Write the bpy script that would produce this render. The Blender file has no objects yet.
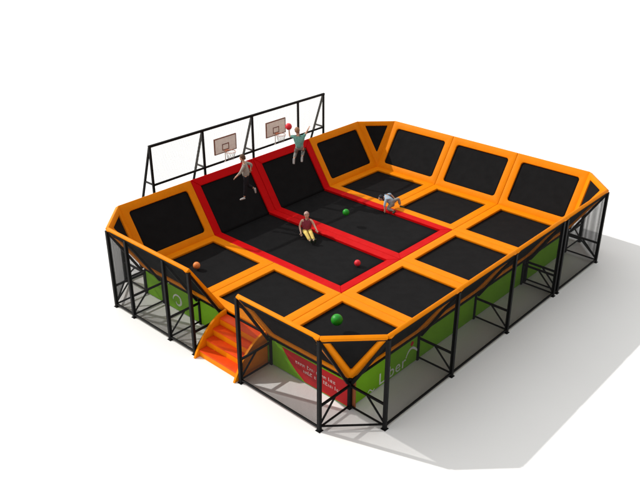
import bpy, bmesh, math, random
from mathutils import Vector as V, Matrix
random.seed(7)
scene = bpy.context.scene
COL = scene.collection

# ------------------------------------------------------------------ measures (metres)
X1, X2, X3, LX = 2.93, 5.85, 8.87, 11.89          # grid along the right-front side
Y1, Y2, LY = 2.85, 5.71, 8.68                     # grid along the left-front side
W, T, H = 1.146, 2.74, 1.0                        # wall outreach, rim height, deck height
YS, YT = 2.87, 4.81                               # stair opening in the front-left side
YC = 10.3                                         # basketball cage plane

# ------------------------------------------------------------------ materials
def mat(name, col, rough=.5, spec=.3, var=.06, scale=6., bump=.0, bscale=60., col2=None, metal=0.):
    m = bpy.data.materials.new(name); m.use_nodes = True
    nt = m.node_tree; N = nt.nodes; L = nt.links
    b = N['Principled BSDF']
    b.inputs['Roughness'].default_value = rough
    b.inputs['Specular IOR Level'].default_value = spec
    b.inputs['Metallic'].default_value = metal
    tc = N.new('ShaderNodeTexCoord')
    nz = N.new('ShaderNodeTexNoise'); nz.inputs['Scale'].default_value = scale
    nz.inputs['Detail'].default_value = 5
    L.new(tc.outputs['Object'], nz.inputs['Vector'])
    mx = N.new('ShaderNodeMix'); mx.data_type = 'RGBA'
    c2 = col2 or tuple(max(0, c*(1-2*var)) for c in col)
    c1 = tuple(min(1, c*(1+var)) for c in col)
    mx.inputs['A'].default_value = (*c1, 1); mx.inputs['B'].default_value = (*c2, 1)
    rp = N.new('ShaderNodeMapRange')
    rp.inputs['From Min'].default_value = .35; rp.inputs['From Max'].default_value = .75
    L.new(nz.outputs['Fac'], rp.inputs['Value'])
    L.new(rp.outputs['Result'], mx.inputs['Factor'])
    L.new(mx.outputs['Result'], b.inputs['Base Color'])
    rr = N.new('ShaderNodeMapRange')
    rr.inputs['To Min'].default_value = max(.05, rough-.08); rr.inputs['To Max'].default_value = min(1, rough+.1)
    L.new(nz.outputs['Fac'], rr.inputs['Value']); L.new(rr.outputs['Result'], b.inputs['Roughness'])
    if bump:
        n2 = N.new('ShaderNodeTexNoise'); n2.inputs['Scale'].default_value = bscale
        n2.inputs['Detail'].default_value = 3
        L.new(tc.outputs['Object'], n2.inputs['Vector'])
        bp = N.new('ShaderNodeBump'); bp.inputs['Strength'].default_value = bump
        bp.inputs['Distance'].default_value = .02
        L.new(n2.outputs['Fac'], bp.inputs['Height']); L.new(bp.outputs['Normal'], b.inputs['Normal'])
    return m

M = dict(
    orange=mat('orange_vinyl', (.78, .225, .002), .45, .05, .035, 2.2, .25, 9),
    red=mat('red_vinyl', (.54, .0025, .004), .45, .05, .04, 2.2, .25, 9),
    web=mat('black_trampoline_webbing', (.0090, .0090, .0096), .8, .06, .06, 3., .12, 220),
    steel=mat('black_powder_coat', (.0045, .0045, .005), .5, .12, .1, 12, .05, 90),
    green=mat('green_banner_print', (.20, .46, .016), .6, .1, .06, 1.3, .2, 5),
    redp=mat('red_banner_print', (.56, .018, .022), .6, .15, .06, 1.3, .2, 5),
    white=mat('white_print', (.78, .78, .74), .6, .2, .05, 6),
    net=mat('black_netting', (.02, .02, .021), .8, .1, .1, 8),
    cagenet=mat('pale_netting', (.30, .31, .29), .8, .1, .03, 8),
    ground=mat('white_studio_floor', (.88, .88, .875), .9, .05, .012, .25),
    board=mat('grey_backboard', (.86, .85, .78), .5, .3, .06, 9),
    tread=mat('red_orange_step_vinyl', (.70, .065, .006), .45, .12, .05, 3., .2, 9),
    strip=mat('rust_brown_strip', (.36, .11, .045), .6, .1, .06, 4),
    galv=mat('pale_galvanised_steel', (.6, .6, .58), .5, .3, .06, 9),
    brown=mat('brown_frame_paint', (.16, .05, .025), .5, .3, .1, 9),
    hoop=mat('faded_orange_hoop_paint', (.80, .30, .18), .4, .4, .06, 9),
    balg=mat('green_ball_rubber', (.006, .27, .012), .45, .35, .08, 12, .1, 90),
    balr=mat('red_ball_rubber', (.68, .02, .035), .45, .35, .08, 12, .1, 90),
    balo=mat('orange_ball_rubber', (.80, .25, .06), .45, .35, .08, 12, .1, 90),
    skin=mat('skin', (.62, .36, .25), .55, .3, .05, 20),
    skinp=mat('pale_skin', (.70, .45, .34), .55, .3, .05, 20),
    hairb=mat('brown_hair', (.10, .045, .02), .6, .3, .25, 60, .5, 160),
    hairl=mat('sandy_hair', (.34, .17, .09), .6, .3, .2, 60, .5, 160),
    hairw=mat('pale_blond_hair', (.50, .33, .29), .6, .3, .2, 60, .5, 160),
    hairk=mat('black_hair', (.015, .018, .03), .5, .3, .2, 60, .5, 160),
    tgrey=mat('grey_cotton', (.36, .35, .31), .9, .1, .12, 22, .5, 26),
    tteal=mat('teal_cotton', (.17, .40, .34), .9, .1, .12, 22, .5, 26),
    tmaroon=mat('maroon_cotton', (.27, .045, .07), .9, .1, .12, 22, .5, 26),
    tblue=mat('pale_blue_cotton', (.36, .47, .58), .9, .1, .12, 22, .5, 26),
    pdark=mat('dark_trousers', (.018, .018, .022), .9, .1, .15, 22, .5, 26),
    pgrey=mat('grey_trousers', (.27, .26, .24), .9, .1, .15, 22, .5, 26),
    pyell=mat('yellow_trousers', (.74, .56, .16), .9, .1, .1, 22, .5, 26),
    shoeg=mat('grey_shoe', (.42, .41, .40), .6, .2, .1, 22),
    shoed=mat('dark_shoe', (.03, .045, .025), .6, .2, .1, 22),
    eye=mat('dark_eye', (.02, .015, .012), .2, .5, .1, 22),
    lip=mat('lip', (.42, .14, .12), .5, .3, .1, 22),
)

# ------------------------------------------------------------------ helpers
def link(name, me, m=None, parent=None):
    o = bpy.data.objects.new(name, me); COL.objects.link(o)
    if m is not None: me.materials.append(m)
    if parent is not None: o.parent = parent
    return o
def empty(name, loc, label, cat, group=None):
    o = bpy.data.objects.new(name, None); COL.objects.link(o)
    o.location = loc; o.empty_display_size = .2
    o['label'] = label; o['category'] = cat
    if group: o['group'] = group
    return o

class MB:
    """collects shapes in world space, then links them as one mesh (local to its parent)"""
    def __init__(s): s.bm = bmesh.new()
    def hexa(s, c, smooth=False):
        vs = [s.bm.verts.new(p) for p in c]
        for f in ((0,3,2,1),(4,5,6,7),(0,1,5,4),(1,2,6,5),(2,3,7,6),(3,0,4,7)):
            s.bm.faces.new([vs[i] for i in f])
        return s
    def box(s, a, b):
        (x0,y0,z0),(x1,y1,z1) = a, b
        return s.hexa([(x0,y0,z0),(x1,y0,z0),(x1,y1,z0),(x0,y1,z0),(x0,y0,z1),(x1,y0,z1),(x1,y1,z1),(x0,y1,z1)])
    def beam(s, p, q, w, h=None, up=V((0,0,1))):
        p, q = V(p), V(q); h = h or w
        d = (q-p).normalized()
        if abs(d.dot(up)) > .98: up = V((1,0,0))
        a = d.cross(up).normalized()*w/2; b = d.cross(a).normalized()*h/2
        return s.hexa([p-a-b, p+a-b, p+a+b, p-a+b, q-a-b, q+a-b, q+a+b, q-a+b])
    def rbeam(s, p, q, w, bev=.012):
        """square tube with chamfered edges (octagonal section)"""
        p, q = V(p), V(q); d = (q-p).normalized(); up = V((0,0,1))
        if abs(d.dot(up)) > .98: up = V((1,0,0))
        a = d.cross(up).normalized(); b = d.cross(a).normalized(); h = w/2; k = h-bev
        sec = [(h,-k),(h,k),(k,h),(-k,h),(-h,k),(-h,-k),(-k,-h),(k,-h)]
        r0 = [s.bm.verts.new(p+a*u+b*v) for u, v in sec]; r1 = [s.bm.verts.new(q+a*u+b*v) for u, v in sec]
        for i in range(8): s.bm.faces.new((r0[i], r0[(i+1)%8], r1[(i+1)%8], r1[i]))
        s.bm.faces.new(r0[::-1]); s.bm.faces.new(r1)
        return s
    def tube(s, pts, r, n=8, closed=False):
        pts = [V(p) for p in pts]; rings = []; N = len(pts)
        for i, p in enumerate(pts):
            d = (pts[(i+1)%N]-pts[i-1]) if closed else (pts[min(i+1,N-1)]-pts[max(i-1,0)])
            d.normalize(); up = V((0,0,1)) if abs(d.z) < .95 else V((1,0,0))
            a = d.cross(up).normalized(); b = d.cross(a)
            rings.append([s.bm.verts.new(p+(a*math.cos(t)+b*math.sin(t))*r) for t in [2*math.pi*k/n for k in range(n)]])
        for i in range(N if closed else N-1):
            A, B = rings[i], rings[(i+1)%N]
            for k in range(n):
                f = s.bm.faces.new((A[k], A[(k+1)%n], B[(k+1)%n], B[k])); f.smooth = True
        if not closed:
            s.bm.faces.new(rings[0][::-1]); s.bm.faces.new(rings[-1])
        return s
    def prism(s, poly, ax, th):
        """poly: 3D loop, extruded by vector ax*th"""
        a = [s.bm.verts.new(V(p)) for p in poly]; b = [s.bm.verts.new(V(p)+V(ax)*th) for p in poly]
        n = len(a); s.bm.faces.new(a[::-1]); s.bm.faces.new(b)
        for i in range(n): s.bm.faces.new((a[i], a[(i+1)%n], b[(i+1)%n], b[i]))
        return s
    def sphere(s, c, r, seg=24, rings=14, sc=(1,1,1)):
        mtx = Matrix.Translation(c) @ Matrix.Diagonal((sc[0]*r, sc[1]*r, sc[2]*r, 1))
        g = bmesh.ops.create_uvsphere(s.bm, u_segments=seg, v_segments=rings, radius=1, matrix=mtx)
        for v in g['verts']:
            for f in v.link_faces: f.smooth = True
        return s
    def build(s, name, m, parent=None, bevel=0., root=None):
        if bevel:
            bmesh.ops.bevel(s.bm, geom=list(s.bm.edges), offset=bevel, segments=2, affect='EDGES', profile=.6, clamp_overlap=True)
        bmesh.ops.recalc_face_normals(s.bm, faces=list(s.bm.faces))
        off = V((0,0,0)); p = parent
        while p is not None: off += p.location; p = p.parent
        own = V(root) if root is not None else V((0,0,0))
        for v in s.bm.verts: v.co -= off + own
        me = bpy.data.meshes.new(name); s.bm.to_mesh(me); s.bm.free()
        o = link(name, me, m, parent); o.location = own
        return o

# ---- padded panels ------------------------------------------------
def inset(poly, ds):
    """inset a convex CCW 2D polygon, one distance per edge (i -> i+1)"""
    n = len(poly); ln = []
    for i in range(n):
        a, b = V(poly[i]), V(poly[(i+1)%n]); d = (b-a).normalized(); nn = V((-d.y, d.x))
        ln.append((a+nn*ds[i], d))
    out = []
    for i in range(n):
        (p, d), (q, e) = ln[i-1], ln[i]
        cr = d.x*e.y-d.y*e.x; t = ((q-p).x*e.y-(q-p).y*e.x)/cr
        out.append(p+d*t)
    return out
def rounded(poly, r, k=6):
    n = len(poly); out = []
    for i in range(n):
        p, a, b = poly[i], poly[i-1], poly[(i+1)%n]
        u = (a-p).normalized(); v = (b-p).normalized()
        half = math.acos(max(-1, min(1, u.dot(v))))/2
        d = min(r/math.tan(half), .45*min((a-p).length, (b-p).length)); rr = d*math.tan(half)
        c = p+(u+v).normalized()*(rr/math.sin(half))
        s0, s1 = p+u*d-c, p+v*d-c
        a0 = math.atan2(s0.y, s0.x); a1 = math.atan2(s1.y, s1.x)
        da = (a1-a0+math.pi) % (2*math.pi)-math.pi
        for j in range(k):
            t = a0+da*j/(k-1); out.append(c+V((math.cos(t), math.sin(t)))*rr)
    return out

def panel(root, poly, widths, padm, ri=.1, th=.06, sag=.0, mat_h=-.0, pads='ring', flap=None, matname='jump_mat', padname='pad_frame', gap=.004):
    """poly: coplanar 3D corners, CCW seen from the jumping side; widths: pad width per edge"""
    P = [V(p) for p in poly]; o = P[0]; u = (P[1]-P[0]).normalized()
    n = u.cross(P[-1]-P[0]).normalized(); v = n.cross(u)
    p2 = inset([V(((p-o).dot(u), (p-o).dot(v))) for p in P], [gap]*len(P))
    W3 = lambda q, h: o+u*q.x+v*q.y+n*h
    inner = inset(p2, widths)
    if pads == 'ring':
        A = rounded(p2, .015); B = rounded(inner, ri); m = MB(); rings = []
        e = .05
        for s, h in ((0,-.7),(0,.7),(e*.4,.92),(e*1.3,1),(.5,1.08),(1-e*1.3,1),(1-e*.4,.92),(1,.6),(1,-.6),(1-e,-1),(.5,-1.05),(e,-1)):
            rings.append([m.bm.verts.new(W3(a.lerp(b, s), h*th)) for a, b in zip(A, B)])
        N = len(A); R = len(rings)
        for i in range(R):
            for j in range(N):
                f = m.bm.faces.new((rings[i][j], rings[i][(j+1)%N], rings[(i+1)%R][(j+1)%N], rings[(i+1)%R][j]))
                f.smooth = True
        m.build(padname, padm, root)
    else:                                   # straight padded bars along the listed edges
        nE = len(p2)
        for i in pads:
            a, b, c, d = p2[i], p2[(i+1)%nE], inner[(i+1)%nE], inner[i]
            q = rounded(inset([a, b, c, d], [.002]*4), .012, 3)
            m = MB(); lo = [m.bm.verts.new(W3(x, -th)) for x in q]; hi = [m.bm.verts.new(W3(x, th*.75)) for x in q]
            cc = sum((x for x in q), V((0,0)))/len(q)
            q2 = inset([a, b, c, d], [.02]*4); q2 = rounded(q2, .012, 3)
            tp = [m.bm.verts.new(W3(x, th)) for x in q2]
            k = len(q)
            for r0, r1 in ((lo, hi), (hi, tp)):
                for j in range(k): m.bm.faces.new((r0[j], r0[(j+1)%k], r1[(j+1)%k], r1[j]))
            m.bm.faces.new(lo[::-1]); m.bm.faces.new(tp)
            m.build('safety_pad', padm, root)
    if flap is not None:                     # black cover strip on the outer face below the rim
        f0, f1, ins = flap; nE = len(p2)
        a, b = p2[f0], p2[f1]; d = (b-a).normalized(); nn = V((-d.y, d.x))
        q = [a+d*ins+nn*.0, b-d*ins+nn*.0, b-d*(ins+.01)+nn*.3, a+d*(ins+.01)+nn*.3]
        MB().prism([W3(x, -th*1.1) for x in q], -n, .012).build('cover_strip', M['web'], root)
    # the mat: a thin slab reaching a little under the pads, with a slight sag
    C = rounded(inset(p2, [x-.03 for x in widths]), ri*.9)
    cen = sum(C, V((0,0)))/len(C); m = MB()
    lay = []
    for hh in (.006, -.006):
        rs = []
        for s in (0, .12, .3, .6):
            rs.append([m.bm.verts.new(W3(q.lerp(cen, s), mat_h+hh-sag*math.sin(min(1, s/.6)*math.pi/2))) for q in C])
        rs.append([m.bm.verts.new(W3(cen, mat_h+hh-sag))]); lay.append(rs)
    N = len(C)
    for rs in lay:
        for i in range(3):
            for j in range(N):
                f = m.bm.faces.new((rs[i][j], rs[i][(j+1)%N], rs[i+1][(j+1)%N], rs[i+1][j])); f.smooth = True
        for j in range(N):
            f = m.bm.faces.new((rs[3][j], rs[3][(j+1)%N], rs[4][0])); f.smooth = True
    for j in range(N): m.bm.faces.new((lay[0][0][j], lay[0][0][(j+1)%N], lay[1][0][(j+1)%N], lay[1][0][j]))
    m.build(matname, M['web'], root)

# ------------------------------------------------------------------ setting
g = MB(); n = 8; S = 260
g.bm.faces.new([g.bm.verts.new(p) for p in ((-S,-S,0),(S,-S,0),(S,S,0),(-S,S,0))])
go = g.build('ground', M['ground']); go['kind'] = 'structure'

# ------------------------------------------------------------------ floor trampolines
PW = .31
def floor_bed(x0, x1, y0, y1, label, padm='orange', name='floor_trampoline', group='orange bordered floor trampolines', **k):
    r = empty(name, ((x0+x1)/2, (y0+y1)/2, H), label, 'trampoline', group)
    panel(r, [(x0,y0,H),(x1,y0,H),(x1,y1,H),(x0,y1,H)], k.pop('widths', [PW]*4), M[padm], ri=.04, th=.045, sag=.03, mat_h=-.045, **k)
    return r
xs = [0, X1, X2, X3, LX]; ys = [0, Y1, Y2, LY]
for i, j, lab in (
    (0, 0, 'orange bordered floor trampoline in the front corner, under the larger green ball'),
    (1, 0, 'orange bordered floor trampoline along the right front wall, next to the front corner one'),
    (2, 0, 'orange bordered floor trampoline on the right front side, touching the far red corner'),
    (3, 0, 'orange bordered floor trampoline in the right corner'),
    (0, 1, 'orange bordered floor trampoline at the top of the orange and red stairs'),
    (0, 2, 'orange bordered floor trampoline in the left corner with the small orange ball on it'),
    (3, 1, 'orange bordered floor trampoline at the middle of the right back wall'),
    (3, 2, 'orange bordered floor trampoline in the back corner, farthest from the stairs'),
):
    floor_bed(xs[i], xs[i+1], ys[j], ys[j+1], lab)
for x0, x1, lab in ((X1, X2, 'long red bordered lane trampoline under the boy in yellow trousers'),
                    (X2, X3, 'long red bordered lane trampoline under the small green ball')):
    floor_bed(x0, x1, Y1, LY, lab, 'red', 'lane_trampoline', 'red bordered lane trampolines', widths=[.31, .31, -.02, .31], pads=(1, 3, 0))

# ------------------------------------------------------------------ sloping wall trampolines
def wall(a, b, out, label, padm='orange', red=False):
    a, b, out = V(a), V(b), V(out)
    up = out*W+V((0,0,T-H))
    P = [a+V((0,0,H)), b+V((0,0,H)), b+V((0,0,H))+up, a+V((0,0,H))+up]
    r = empty('wall_trampoline', (a+b)/2+V((0,0,H)), label, 'trampoline',
              'red framed sloping wall trampolines' if red else 'orange framed sloping wall trampolines')
    if red: panel(r, P, [-.03, .31, .3, .31], M['red'], ri=.03, th=.06, sag=.02, pads=(1, 3, 2))
    else: panel(r, P, [.25, .27, .29, .27], M['orange'], ri=.11, th=.06, sag=.02, flap=(2, 3, .16))
wall((0,LY,0), (X1,LY,0), (0,1,0), 'orange framed sloping wall trampoline below the left end of the basketball cage')
# corners are listed counter-clockwise from the jumping side
def wall_ccw(a, b, out, *k, **kk):
    wall(a, b, out, *k, **kk)
wall((X1,LY,0), (X2,LY,0), (0,1,0), 'red framed sloping wall trampoline behind the person in the grey shirt', red=True)
wall((X2,LY,0), (X3,LY,0), (0,1,0), 'red framed sloping wall trampoline behind the person in the teal shirt', red=True)
wall((X3,LY,0), (LX,LY,0), (0,1,0), 'orange framed sloping wall trampoline right of the red ones, beside the back corner')
wall((LX,LY,0), (LX,Y2,0), (1,0,0), 'orange framed sloping wall trampoline of the right back side, the one beside the back corner')
wall((LX,Y2,0), (LX,Y1,0), (1,0,0), 'orange framed sloping wall trampoline in the middle of the right back side')
wall((LX,Y1,0), (LX,0,0), (1,0,0), 'orange framed sloping wall trampoline of the right back side, the one beside the right corner')
wall((X1,0,0), (0,0,0), (0,-1,0), 'orange rimmed sloping wall trampoline above the green banner with big white lettering')
wall((X2,0,0), (X1,0,0), (0,-1,0), 'orange rimmed sloping wall trampoline of the right front side, second from the front corner')
wall((X3,0,0), (X2,0,0), (0,-1,0), 'orange rimmed sloping wall trampoline of the right front side, third from the front corner')
wall((LX,0,0), (X3,0,0), (0,-1,0), 'orange rimmed sloping wall trampoline of the right front side, farthest from the front corner')
wall((0,0,0), (0,YS,0), (-1,0,0), 'orange rimmed sloping wall trampoline between the stairs and the front corner')
wall((0,YT,0), (0,LY,0), (-1,0,0), 'orange rimmed sloping wall trampoline between the left corner and the stairs')
for c, a, b, lab in (
    ((0,0,H), (0,-W,T), (-W,0,T), 'black triangular corner trampoline with orange edges at the front corner'),
    ((0,LY,H), (-W,LY,T), (0,LY+W,T), 'black triangular corner trampoline with orange edges at the left corner'),
    ((LX,LY,H), (LX,LY+W,T), (LX+W,LY,T), 'black triangular corner trampoline with orange edges at the back corner'),
    ((LX,0,H), (LX+W,0,T), (LX,-W,T), 'black triangular corner trampoline with orange edges at the right corner')):
    r = empty('corner_trampoline', c, lab, 'trampoline', 'triangular corner trampolines')
    # order so that the normal faces the court
    P = [V(c), V(a), V(b)]; nn = (P[1]-P[0]).cross(P[2]-P[0]); mid = V((LX/2, LY/2, 3))
    if nn.dot(mid-P[0]) < 0: P = [P[0], P[2], P[1]]
    panel(r, P, [.15, .09, .15] if c[0]+c[1] == 0 else [.23, .19, .23], M['orange'], ri=.03, th=.058)

# ------------------------------------------------------------------ deck frame below the beds
r = empty('deck_frame', (LX/2, LY/2, .8), 'black steel deck frame under the floor trampolines, above the banners', 'frame')
def inr(v, lo, hi): return min(max(v, lo), hi)
for x in xs: MB().rbeam((inr(x,.05,LX-.05), .06, .885), (inr(x,.05,LX-.05), LY-.06, .885), .08).build('cross_beam', M['steel'], r)
for y in ys: MB().rbeam((0.02, inr(y,.0,LY), .885), (LX-.02, inr(y,.0,LY), .885), .078).build('long_beam', M['steel'], r)
for x in xs[1:-1]:
    for y in ys[1:-1]: MB().rbeam((x, y, 0), (x, y, .84), .08).build('leg', M['steel'], r)

# ------------------------------------------------------------------ support frames
def bay(r, leg, post, tilt=True):
    """post + slanting beam + brace + strut + foot rail between a deck leg and an outer post"""
    leg, post = V(leg), V(post); d = (post-leg).normalized()
    po = MB().rbeam(post, post+V((0,0,T-.085)), .10).build('post', M['steel'], r)
    dn = (d*(T-H)-V((0,0,W))).normalized()              # outward normal of the sloping wall
    MB().rbeam(leg+V((0,0,.93))+dn*.115, post+V((0,0,T-.17))-d*.03, .075).build('slanting_beam', M['steel'], r)
    MB().rbeam(leg+V((0,0,.74))+d*.05, post+V((0,0,.74))-d*.05, .065).build('brace', M['steel'], r)
    MB().rbeam(leg.lerp(post, .5)+V((0,0,.71)), post+V((0,0,.2))-d*.05, .05).build('strut', M['steel'], r)
    MB().rbeam(leg+V((0,0,.1))+d*.05, post+V((0,0,.1))-d*.05, .05).build('foot_rail', M['steel'], r)
    MB().box(post-V((.075,.075,0)), post+V((.075,.075,.012))).build('foot_plate', M['steel'], po)
def frame(leg, post, label, group='black support frames under the sloping walls'):
    r = empty('support_frame', leg, label, 'support frame', group)
    MB().rbeam(leg, V(leg)+V((0,0,.84)), .09).build('deck_leg', M['steel'], r)
    bay(r, leg, post)
    return r
def corner_frame(leg, p, q, label):
    r = empty('corner_support_frame', leg, label, 'support frame', 'black corner support frames with two posts')
    MB().rbeam(leg, V(leg)+V((0,0,.84)), .10).build('deck_leg', M['steel'], r)
    bay(r, leg, p); bay(r, leg, q)
    d = (V(q)-V(p)).normalized()
    MB().rbeam(V(p)+d*.055+V((0,0,.14)), V(q)-d*.055+V((0,0,.14)), .05).build('cross_rail', M['steel'], r)
    MB().rbeam(V(p)+d*.055+V((0,0,T-.13)), V(q)-d*.055+V((0,0,T-.1)), .05).build('top_rail', M['steel'], r)
    return r
for x, lab in ((X1, 'black support frame on the right front side, at the far end of the white lettering'),
               (X2, 'black support frame halfway along the right front side'),
               (X3-.13, 'nearer of the two close-set black support frames on the right front side'),
               (X3+.13, 'farther of the two close-set black support frames on the right front side')):
    frame((x,0,0), (x,-W,0), lab)
for y, lab in ((YS, 'black support frame just right of the stairs'), (YT, 'black support frame just left of the stairs'),
               (5.94, 'black support frame left of the stairs, second from the stairs'),
               (7.74, 'black support frame nearest the left corner on the stair side')):
    frame((0,y,0), (-W,y,0), lab)
for y, lab in ((Y1, 'black support frame behind the right back wall, nearer the right corner'), (Y2, 'black support frame behind the right back wall, nearer the back corner')):
    frame((LX,y,0), (LX+W,y,0), lab)
for x, lab in ((X1, 'black support frame behind the left end of the red walls'), (X2, 'black support frame behind the middle of the red walls'), (X3, 'black support frame behind the right end of the red walls')):
    frame((x,LY,0), (x,LY+W,0), lab)
fc = corner_frame((0,0,0), (-W,0,0), (0,-W,0), 'black two-post support frame at the front corner, between the red and the green banner')
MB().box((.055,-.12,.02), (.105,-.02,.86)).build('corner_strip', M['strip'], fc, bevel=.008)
corner_frame((0,LY,0), (0,LY+W,0), (-W,LY,0), 'black two-post support frame at the left corner')
corner_frame((LX,LY,0), (LX+W,LY,0), (LX,LY+W,0), 'black two-post support frame hidden behind the back corner')
corner_frame((LX,0,0), (LX,-W,0), (LX+W,0,0), 'black two-post support frame at the right corner')

# ------------------------------------------------------------------ outer safety nets with their ground rails
def net(p, q, label, cell=.021, th=.0022, rail=True, z0=.13, z1=T-.1):
    p, q = V(p), V(q); d = (q-p); Ln = d.length; d.normalize()
    r = empty('safety_net', (p+q)/2, label, 'net', 'black safety nets round the outside')
    m = MB(); k = int(Ln/cell); nz = int((z1-z0)/cell)
    a, b = p+d*.06, q-d*.06
    for i in range(k+1):
        c = a.lerp(b, i/k); m.beam(c+V((0,0,z0)), c+V((0,0,z1)), th)
    for j in range(nz+1):
        z = V((0,0,z0+(z1-z0)*j/nz)); m.beam(a+z, b+z, th)
    m.build('netting', M['net'], r)
    if rail: MB().rbeam(p+d*.056+V((0,0,.1)), q-d*.056+V((0,0,.1)), .06).build('ground_rail', M['steel'], r)
net((-W,0,0), (-W,YS,0), 'black safety net and ground rail between the stairs and the front corner')
net((-W,YT,0), (-W,LY,0), 'black safety net and ground rail between the left corner and the stairs')
net((0,-W,0), (LX,-W,0), 'black safety net and ground rail along the right front side')
net((LX+W,0,0), (LX+W,LY,0), 'black safety net and ground rail behind the right back walls')
net((LX,LY+W,0), (0,LY+W,0), 'black safety net and ground rail behind the red walls')
net((-W,LY,0), (0,LY+W,0), 'black safety net across the left corner', rail=False)
net((LX+W,0,0), (LX,-W,0), 'black safety net across the right corner', rail=False)

# ------------------------------------------------------------------ skirt banners
def banner(a, b, th, label, cat='banner'):
    a, b = V(a), V(b); r = empty('skirt_banner', (a+b)/2, label, cat, 'green skirt banners round the deck')
    d = (b-a).normalized(); nrm = V((-d.y, d.x, 0))
    P = [a+V((0,0,.03)), b+V((0,0,.03)), b+V((0,0,.835)), a+V((0,0,.835))]
    sh = MB().prism(P, nrm, th).build('banner_sheet', M['green'], r)
    return sh
def text_mesh(txt, size):
    c = bpy.data.curves.new('lettering', 'FONT'); c.body = txt; c.size = size; c.extrude = .003; c.space_character = 1.12
    o = bpy.data.objects.new('lettering_source', c); COL.objects.link(o)
    bpy.context.view_layer.update()
    dg = bpy.context.evaluated_depsgraph_get()
    me = bpy.data.meshes.new_from_object(o.evaluated_get(dg)); bpy.data.objects.remove(o); bpy.data.curves.remove(c)
    return me
def swoosh(pts, wid, frm, th):
    """tapered stroke through 2D pts, returned as prism loop"""
    L_, R_ = [], []; n = len(pts)
    for i, p in enumerate(pts):
        d = (V(pts[min(i+1, n-1)])-V(pts[max(i-1, 0)])).normalized(); nn = V((-d.y, d.x))
        w = wid*(.25+.75*math.sin(math.pi*(i+.5)/n))
        L_.append(V(p)+nn*w/2); R_.append(V(p)-nn*w/2)
    return [frm(q) for q in L_+R_[::-1]]
bs = [(0.13, X1-.06), (X1+.06, X2-.06), (X2+.06, X3-.2), (X3+.2, LX-.08)]
blab = ['green skirt banner with big white lettering and a white arc, at the front corner', 'plain green skirt banner on the right front side, next after the lettered one',
        'plain green skirt banner on the right front side, left of the two close-set frames', 'plain green skirt banner nearest the right corner']
for (x0, x1), lab in zip(bs, blab):
    b = banner((x0,-.01,0), (x1,-.01,0), .02, lab)
    if x0 < 1:
        me = text_mesh('Liber', .52); o = link('lettering', me, M['white'], b)
        o.rotation_euler = (math.radians(90), 0, 0); o.location = V((1.16, -.0165, .09))-b.parent.location
        fr = lambda q: V((q.x, -.019, q.y))
        pts = [(2.36+.62*t, .34+.26*math.sin(math.pi*(t**.8))-.1*t) for t in [i/12 for i in range(13)]]
        MB().prism(swoosh([V(q) for q in pts], .07, fr, 0), (0,1,0), .006).build('emblem', M['white'], b)
        MB().sphere((2.62, -.016, .70), .075, 16, 8, (1, .06, 1)).build('emblem_dot', M['redp'], b)
        pts = [(.72+.28*t, .10+.05*math.sin(2*math.pi*t)) for t in [i/10 for i in range(11)]]
        MB().prism(swoosh([V(q) for q in pts], .035, fr, 0), (0,1,0), .006).build('small_print', M['white'], b)
# front-left side
b = banner((-.01,YS-.06,0), (-.01,.06,0), .02, 'green skirt banner with a big red print and white lettering, right of the stairs')
yy = [(.07, .80), (2.42, .80), (2.28, .62), (2.1, .42), (1.88, .24), (1.58, .05), (.07, .05)]
MB().prism([(-.0145, y, z) for y, z in yy], (1,0,0), .003).build('red_print', M['redp'], b)
def glyphs(y, z, n, hgt, step, parent):
    m = MB(); x = -.0175
    for i in range(n):
        if i in (4, 8, 13):
            m.build('word', M['white'], parent); m = MB(); y -= step*.7; continue
        h = hgt*random.choice((.7, .7, 1)); w = step*.62; t = hgt*.13
        m.box((x, y-t, z), (x+.0025, y, z+h))
        k = random.randrange(4)
        if k in (0, 1): m.box((x, y-w, z+h*.8-t), (x+.0025, y-t, z+h*.8))
        if k in (1, 2): m.box((x, y-w, z), (x+.0025, y-t, z+t))
        if k in (0, 2, 3): m.box((x, y-w-t*.6, z), (x+.0025, y-w, z+hgt*.62))
        y -= step
    m.build('word', M['white'], parent)
glyphs(1.90, .52, 17, .115, .090, b); glyphs(1.62, .34, 16, .115, .086, b)
b = banner((-.01,LY-.08,0), (-.01,YT+.06,0), .02, 'green skirt banner with a white swirl emblem, left of the stairs')
fr = lambda q: V((-.0185, q.x, q.y))
for sc_, ph in ((.24, 0), (.15, 2.4)):
    pts = [(7.0+sc_*math.cos(ph+3.6*t)*(1-.3*t), .36+sc_*math.sin(ph+3.6*t)*(1-.2*t)) for t in [i/14 for i in range(15)]]
    MB().prism(swoosh([V(q) for q in pts], .06, fr, 0), (1,0,0), .006).build('emblem', M['white'], b)
b = banner((-.01,YT-.06,0), (-.01,YS+.06,0), .02, 'green skirt banner hidden behind the orange stairs')
b = banner((LX+.01,.08,0), (LX+.01,LY-.08,0), .02, 'green skirt banner under the right back walls')
b = banner((LX-.08,LY+.01,0), (.08,LY+.01,0), .02, 'green skirt banner under the red walls')

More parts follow.
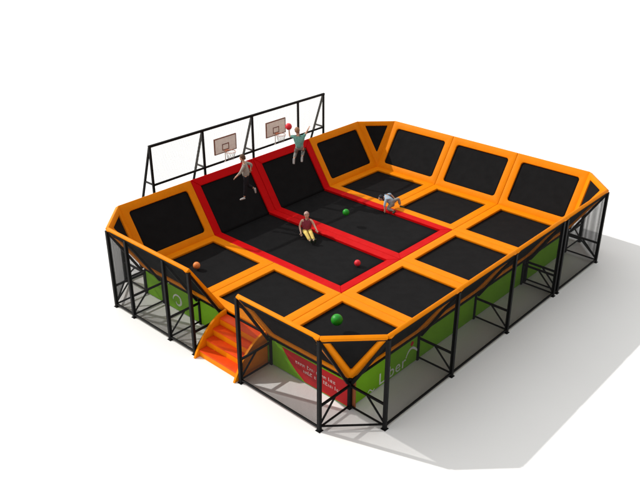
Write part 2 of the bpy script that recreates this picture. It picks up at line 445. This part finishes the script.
# ------------------------------------------------------------------ stairs
r = empty('stairs', (-.6,(YS+YT)/2,0), 'orange and red stairs with curved orange sides leading up to the deck', 'stairs')
prof = [(-.035,0), (-.035,1.07), (-.2,1.05), (-.38,.99), (-.58,.88), (-.78,.72), (-.95,.54), (-1.1,.34), (-1.22,.15), (-1.3,.0)]
for y in (YS+.10, YT-.17):
    MB().prism([(x, y, z) for x, z in prof], (0,1,0), .07).build('side_panel', M['orange'], r, bevel=.01)
n = 4; y0, y1 = YS+.175, YT-.175
for i in range(n):
    z1 = .92*(i+1)/n; z0 = .92*i/n; xf = -1.12+.27*i
    MB().box((xf, y0, max(z0, .004)+ (.0 if i == 0 else -.0)), (xf+.03, y1, z1-.045)).build('riser', M['orange'], r)
    xe = xf+.27+.03 if i < n-1 else -.035
    MB().box((xf-.015, y0, z1-.043), (xe, y1, z1)).build('tread', M['tread'], r, bevel=.012)

# ------------------------------------------------------------------ basketball cage and hoops
r = empty('basketball_cage', (6,YC,0), 'tall black frame with pale netting behind the red wall trampolines', 'cage')
ZT, ZR = 4.16, 2.78; xa, xb = 1.78, 10.30
sts = [(xa,1), (4.02,1), (6.38,1), (8.82,0), (xb,1)]
MB().rbeam((xa-.04,YC,ZT), (xb+.04,YC,ZT), .085).build('top_rail', M['steel'], r)
MB().rbeam((xa+.045,YC,ZR), (xb-.045,YC,ZR), .07).build('lower_rail', M['steel'], r)
for x, sl in sts:
    MB().rbeam((x,YC,0), (x,YC,ZT-.04), .08).build('post', M['steel'], r)
    if sl:
        MB().rbeam((x,YC+1.42,0), (x,YC+.03,ZT-.05), .075).build('back_leg', M['steel'], r)
        MB().rbeam((x,YC+.04,ZR+.02), (x,YC+.43,ZR+.02), .06).build('tie_bar', M['steel'], r)
m = MB(); k = 200
for i in range(k+1):
    x = xa+.05+(xb-xa-.1)*i/k; m.beam((x,YC,ZR), (x,YC,ZT), .0032)
for j in range(1, 34):
    z = ZR+(ZT-ZR)*j/34; m.beam((xa,YC,z), (xb,YC,z), .0032)
m.build('netting', M['cagenet'], r)
def hoop(x, lab):
    y = YC-.14; r = empty('basketball_hoop', (x,y,3.06), lab, 'basketball hoop', 'basketball hoops on the black cage')
    w, z0, z1 = .51, 3.17, 3.75
    bb = MB().box((x-w,y,z0), (x+w,y+.03,z1)).build('backboard', M['board'], r)
    m = MB(); t = .022
    m.box((x-w-.006,y-.008,z0-.006), (x+w+.006,y+.036,z0+t)); m.box((x-w-.006,y-.008,z1-t), (x+w+.006,y+.036,z1+.006))
    m.box((x-w-.006,y-.008,z0+t), (x-w+t,y+.036,z1-t)); m.box((x+w-t,y-.008,z0+t), (x+w+.006,y+.036,z1-t)); m.build('board_edge', M['brown'], bb)
    m = MB(); a, b0, b1, t = .16, z0+.09, z0+.33, .03
    m.box((x-a,y-.006,b0), (x+a,y,b0+t)); m.box((x-a,y-.006,b1-t), (x+a,y,b1)); m.box((x-a,y-.006,b0+t), (x-a+t,y,b1-t)); m.box((x+a-t,y-.006,b0+t), (x+a,y,b1-t))
    m.build('target_square', M['brown'], bb)
    c = V((x, y-.26, z0+.08)); rr = .18
    m = MB(); m.tube([c+V((math.cos(t)*rr, math.sin(t)*rr, 0)) for t in [2*math.pi*i/24 for i in range(24)]], .010, 8, True)
    m.box((x-.06,y-.08,z0+.06), (x+.06,y-.008,z0+.10)); hr_ = m.build('hoop_ring', M['hoop'], r)
    m = MB()
    for i in range(12):
        a0 = 2*math.pi*i/12
        for s in (1, -1):
            m.tube([c+V((math.cos(a0+s*.26*k)*rr*(1-.14*k), math.sin(a0+s*.26*k)*rr*(1-.14*k), -.1*k)) for k in range(4)], .0035, 4)
    m.build('hoop_net', M['cagenet'], hr_)
    m = MB(); m.rbeam((x,y+.05,ZR+.0), (x,y+.05,z0+.3), .028, .004); m.rbeam((x,y+.06,ZR), (x,YC-.036,ZR), .028, .004)
    m.build('bracket', M['galv'], r)
hoop(4.92, 'basketball hoop with grey backboard above the person in the grey shirt')
hoop(7.46, 'basketball hoop with grey backboard beside the red ball held up')

# ------------------------------------------------------------------ balls
def ball(c, rad, m, lab, name='play_ball'):
    o = MB().sphere(c, rad, 32, 18).build(name, M[m], root=c); o['label'] = lab; o['category'] = 'ball'
    return o
ball((1.42,1.70,1.30), .165, 'balg', 'larger green ball bouncing over the front corner trampoline')
ball((6.80,6.02,1.42), .12, 'balg', 'smaller green ball bouncing over the red bordered lane')
ball((4.66,3.68,1.075), .105, 'balr', 'small red ball lying on the lane near the red end border')
ball((1.06,7.33,1.085), .115, 'balo', 'small orange ball lying on the trampoline in the left corner')

# ------------------------------------------------------------------ people
RV, DV, UV = V((.6763,-.7366,0)), V((.7366,.6763,0)), V((0,0,1))
def skin(verts, edges, radii, root=0, lev=2):
    me = bpy.data.meshes.new('skin_source'); me.from_pydata([tuple(v) for v in verts], edges, [])
    o = bpy.data.objects.new('skin_source', me); COL.objects.link(o)
    md = o.modifiers.new('skin', 'SKIN'); sv = me.skin_vertices[0].data
    for i, q in enumerate(radii):
        q = q if isinstance(q, tuple) else (q, q)
        sv[i].radius = q; sv[i].use_root = (i == root)
    md.use_smooth_shade = True
    s = o.modifiers.new('sub', 'SUBSURF'); s.levels = lev; s.render_levels = lev
    bpy.context.view_layer.update()
    out = bpy.data.meshes.new_from_object(o.evaluated_get(bpy.context.evaluated_depsgraph_get()))
    bpy.data.objects.remove(o); bpy.data.meshes.remove(me)
    return out
def join(meshes):
    bm = bmesh.new()
    for m in meshes:
        bm.from_mesh(m); bpy.data.meshes.remove(m)
    for f in bm.faces: f.smooth = True
    me = bpy.data.meshes.new('figure'); bm.to_mesh(me); bm.free()
    return me

def person(loc, J, look, label, shirt, trou, shoe, hair, sk='skin', s=1., sleeve=.95, rot=(RV, DV), hairk='short'):
    """J: joints in (right, away, up) metres from the pelvis"""
    a_, b_ = rot
    w = {k: (a_*v[0]+b_*v[1]+UV*v[2]) for k, v in J.items()}
    r = empty('person', loc, label, 'person')
    hip = (w['hl']+w['hr'])/2
    V_, E_, Rr = [], [], []
    def add(p, rad, prev=None):
        V_.append(p); Rr.append(rad)
        if prev is not None: E_.append((prev, len(V_)-1))
        return len(V_)-1
    chest = w['ch']; waist = hip.lerp(chest, .5)
    i0 = add(hip, .07*s); i1 = add(waist, .06*s, i0); i2 = add(chest, .10*s, i1)
    nk = add(chest.lerp(w['nk'], .75), .055*s, i2); hd = add(w['nk'].lerp(w['hd'], .6), .05*s, nk)
    hands = []
    for S_ in 'lr':
        a = add(w['s'+S_], .052*s, i2); b = add(w['e'+S_], .038*s, a); c = add(w['w'+S_], .026*s, b)
        dr = (w['w'+S_]-w['e'+S_]).normalized(); h = add(w['w'+S_]+dr*.06*s, (.034*s, .02*s), c)
        hands.append((w['w'+S_], dr))
        a = add(w['h'+S_], .074*s, i0); b = add(w['k'+S_], .054*s, a); c = add(w['a'+S_], .036*s, b)
    parts = [skin(V_, E_, Rr)]
    # fingers: four of unequal length and a thumb
    for q, dr in hands:
        side = dr.cross(UV); side = side.normalized() if side.length > .1 else V((1,0,0)); pal = side.cross(dr).normalized()
        base = q+dr*.075*s
        for k, ln in enumerate((.062, .07, .066, .052)):
            o_ = side*(.027-.018*k)*s; p0 = base+o_-dr*.02*s; p1 = base+o_+dr*ln*.5*s; p2 = p1+(dr*.8-pal*.5)*ln*.5*s
            parts.append(skin([p0, p1, p2], [(0,1),(1,2)], [.009*s, .008*s, .007*s], 0, 1))
        p0 = q+dr*.03*s+side*.022*s; p1 = p0+(dr*.5+side*.8)*.035*s; p2 = p1+(dr*.9+side*.1-pal*.3)*.03*s
        parts.append(skin([p0, p1, p2], [(0,1),(1,2)], [.011*s, .009*s, .008*s], 0, 1))
    # head with nose and ears, facing `look`
    f = (a_*look[0]+b_*look[1]+UV*look[2]).normalized(); sd = f.cross(UV).normalized(); up = sd.cross(f).normalized()
    B = Matrix((sd, f, up)).transposed().to_4x4(); B.translation = w['hd']
    hm = bmesh.new()
    bmesh.ops.create_uvsphere(hm, u_segments=24, v_segments=16, radius=1)
    for v in hm.verts:
        x, y, z = v.co; t = max(0, -z)
        v.co = V((x*.078*(1-.28*t), y*.096*(1-.12*t)+.012*t, z*.118))*s
        if y > .8 and -.32 < z < .1 and abs(x) < .25: v.co.y += .018*s
        if y > .5 and .08 < z < .3 and .2 < abs(x) < .6: v.co.y -= .006*s
        v.co = B @ v.co
    tm = bpy.data.meshes.new('head'); hm.to_mesh(tm); hm.free(); parts.append(tm)
    em = bmesh.new()
    for sg in (-1, 1):
        bmesh.ops.create_uvsphere(em, u_segments=8, v_segments=6, radius=1, matrix=B @ Matrix.Translation(V((sg*.08,-.005,-.005))*s) @ Matrix.Diagonal((.012*s,.02*s,.032*s,1)))
    tm = bpy.data.meshes.new('ears'); em.to_mesh(tm); em.free(); parts.append(tm)
    body = link('body', join(parts), M[sk], r)
    em = bmesh.new()
    for sg in (-1, 1):
        bmesh.ops.create_uvsphere(em, u_segments=10, v_segments=6, radius=1, matrix=B @ Matrix.Translation(V((sg*.032,.082,.016))*s) @ Matrix.Diagonal((.012*s,.009*s,.007*s,1)))
    tm = bpy.data.meshes.new('eyes'); em.to_mesh(tm); em.free(); link('eyes', tm, M['eye'], body)
    em = bmesh.new(); bmesh.ops.create_uvsphere(em, u_segments=10, v_segments=6, radius=1, matrix=B @ Matrix.Translation(V((0,.088,-.058))*s) @ Matrix.Diagonal((.022*s,.008*s,.006*s,1)))
    tm = bpy.data.meshes.new('mouth'); em.to_mesh(tm); em.free(); link('mouth', tm, M['lip'], body)
    # hair: a cap over the skull with an uneven lower edge
    hm = bmesh.new(); bmesh.ops.create_uvsphere(hm, u_segments=28, v_segments=18, radius=1)
    kill = []
    for v in hm.verts:
        x, y, z = v.co
        cut = .42*y+.02+.05*math.sin(9*math.atan2(y, x)) + (.12 if y > .3 else 0)-.12
        if z < cut: kill.append(v)
        k = 1.0+.05*math.sin(11*x+7*z)*math.cos(8*y)
        v.co = B @ (V((x*.094, y*.112-.008, z*.136))*s*k)
    bmesh.ops.delete(hm, geom=kill, context='VERTS')
    bmesh.ops.solidify(hm, geom=list(hm.faces), thickness=.012*s)
    for fc_ in hm.faces: fc_.smooth = True
    tm = bpy.data.meshes.new('hair'); hm.to_mesh(tm); hm.free(); link('hair', tm, M[hair], r)
    # shirt
    V_.clear(); E_.clear(); Rr.clear()
    i0 = add(hip-(waist-hip)*.25, .150*s); i1 = add(waist, .146*s, i0); i2 = add(chest, .155*s, i1); add(chest.lerp(w['nk'], .62), .066*s, i2)
    for S_ in 'lr':
        a = add(w['s'+S_], .068*s, i2)
        if sleeve > 0:
            e = w['s'+S_].lerp(w['e'+S_], min(1, sleeve)); b = add(e, .05*s, a)
            if sleeve > 1: add(w['e'+S_].lerp(w['w'+S_], sleeve-1), .04*s, b)
    link('shirt', skin(V_, E_, Rr), M[shirt], r)
    # trousers
    V_.clear(); E_.clear(); Rr.clear()
    i0 = add(hip, .135*s); add(hip.lerp(waist, .8), .13*s, i0)
    for S_ in 'lr':
        a = add(w['h'+S_], .098*s, i0); b = add(w['k'+S_], .07*s, a); add(w['k'+S_].lerp(w['a'+S_], .9), .056*s, b)
    link('trousers', skin(V_, E_, Rr), M[trou], r)
    for S_ in 'lr':
        an, to = w['a'+S_], w['t'+S_]; d = (to-an).normalized(); sh = (an-w['k'+S_]).normalized()
        heel = an+sh*.05*s-d*.04*s; mid = an+sh*.045*s+d*.09*s; tip = an+sh*.05*s+d*.17*s
        link('shoe', skin([an, an+sh*.045*s, heel, mid, tip], [(0,1),(1,2),(1,3),(3,4)], [.043*s, .045*s, .038*s, (.046*s,.034*s), (.04*s,.026*s)], 1), M[shoe], r)
    return r

person((4.45,8.6,2.80), dict(hl=(.0,-.09,0), hr=(.0,.09,0), ch=(-.03,0,.33), nk=(-.06,0,.50), hd=(-.10,0,.66),
       sl=(-.04,-.17,.43), el=(-.17,-.22,.20), wl=(-.32,-.24,.06), sr=(-.02,.17,.43), er=(.19,.22,.34), wr=(.14,.30,.12),
       kl=(-.03,-.10,-.40), al=(-.08,-.10,-.76), tl=(-.27,-.1,-.82), kr=(.02,.10,-.38), ar=(.24,.14,-.52), tr=(.26,.14,-.70)),
       (-1,.25,-.05), 'person in grey shirt and dark trousers jumping in front of the red wall', 'tgrey', 'pdark', 'shoeg', 'hairb', sleeve=1.55)
P2 = V((7.34,8.8,3.02))
person(P2, dict(hl=(-.09,0,0), hr=(.09,0,0), ch=(-.03,.02,.32), nk=(-.06,.03,.49), hd=(-.09,.04,.66),
       sl=(-.20,.02,.43), el=(-.36,.06,.42), wl=(-.38,.09,.60), sr=(.15,.02,.43), er=(.24,.05,.54), wr=(.32,.07,.70),
       kl=(-.15,.24,-.26), al=(-.21,-.10,-.40), tl=(-.21,-.16,-.54), kr=(.13,.24,-.20), ar=(.09,-.10,-.32), tr=(.09,-.16,-.46)),
       (-.5,.9,.15), 'person in teal shirt and grey trousers leaping with raised arms beside the second hoop', 'tteal', 'pgrey', 'shoeg', 'hairl', sleeve=.9)
bp = P2+RV*-.40+DV*.13+UV*.78
ball(bp, .125, 'balr', 'red basketball in the raised hand of the person in teal', 'basketball')
person((5.24,6.46,1.09), dict(hl=(-.08,0,0), hr=(.09,0,0), ch=(-.01,-.02,.32), nk=(-.0,-.03,.48), hd=(.0,-.05,.63),
       sl=(-.16,0,.43), el=(-.25,-.02,.20), wl=(-.20,-.16,.02), sr=(.15,0,.43), er=(.25,-.04,.26), wr=(.33,-.20,.16),
       kl=(-.03,-.38,.12), al=(.13,-.68,-.06), tl=(.17,-.74,.10), kr=(.14,-.36,.12), ar=(.26,-.66,-.06), tr=(.30,-.72,.10)),
       (.25,-1,-.1), 'person in maroon top and yellow trousers sitting on the red bordered lane', 'tmaroon', 'pyell', 'shoed', 'hairw', sk='skinp', sleeve=0)
pose = dict(hl=(.10,-.06,.0), hr=(.12,.08,.0), ch=(-.14,0,.20), nk=(-.26,-.02,.23), hd=(-.38,-.04,.22),
       sl=(-.18,-.16,.20), el=(-.24,-.26,-.02), wl=(-.22,-.28,-.20), sr=(-.17,.16,.22), er=(.02,.26,.28), wr=(.16,.22,.14),
       kl=(-.12,-.26,-.18), al=(.14,-.36,-.21), tl=(.05,-.48,-.25), kr=(.36,.14,.12), ar=(.44,.12,-.18), tr=(.58,.10,-.2))
person((8.80,5.60,1.275), {k: tuple(.9*x for x in v) for k, v in pose.items()},
       (-1,-.25,-.2), 'person in pale blue sprawling on the border between the lane and the back trampolines', 'tblue', 'pgrey', 'shoed', 'hairk', s=.92, sleeve=1.4)

# ------------------------------------------------------------------ light
sun = bpy.data.lights.new('sun', 'SUN'); sun.energy = 3.1; sun.angle = math.radians(.6); sun.color = (1, .97, .92)
so = bpy.data.objects.new('sun', sun); COL.objects.link(so); so.location = (-8, 22, 20)
so.rotation_euler = V((.41,-1.17,-1)).to_track_quat('-Z', 'Y').to_euler()
wd = bpy.data.worlds.new('World'); scene.world = wd; wd.use_nodes = True
nt = wd.node_tree; bg = nt.nodes['Background']
# a soft studio dome, brighter on the lamp's side than behind the camera
tc = nt.nodes.new('ShaderNodeTexCoord'); sx = nt.nodes.new('ShaderNodeSeparateXYZ'); mr = nt.nodes.new('ShaderNodeMapRange')
mr.inputs['From Min'].default_value = -1; mr.inputs['From Max'].default_value = 1
mr.inputs['To Min'].default_value = .40; mr.inputs['To Max'].default_value = 1.42
nt.links.new(tc.outputs['Generated'], sx.inputs[0]); nt.links.new(sx.outputs['Y'], mr.inputs['Value'])
nt.links.new(mr.outputs['Result'], bg.inputs['Strength'])
bg.inputs['Color'].default_value = (1, .995, .98, 1)

# ------------------------------------------------------------------ camera
cam = bpy.data.cameras.new('camera'); co = bpy.data.objects.new('camera', cam); COL.objects.link(co)
co.location = (-12.0982, -10.0769, 12.7071)
co.rotation_euler = (math.pi/2-.463135, 0, .742701-math.pi/2)
cam.sensor_width = 36; cam.lens = 36*1.19851; cam.clip_end = 2000; cam.clip_start = .1
scene.camera = co
scene.render.resolution_x, scene.render.resolution_y = 1024, 768
vs = scene.view_settings; vs.view_transform = 'Standard'; vs.look = 'None'; vs.exposure = 0; vs.gamma = 1
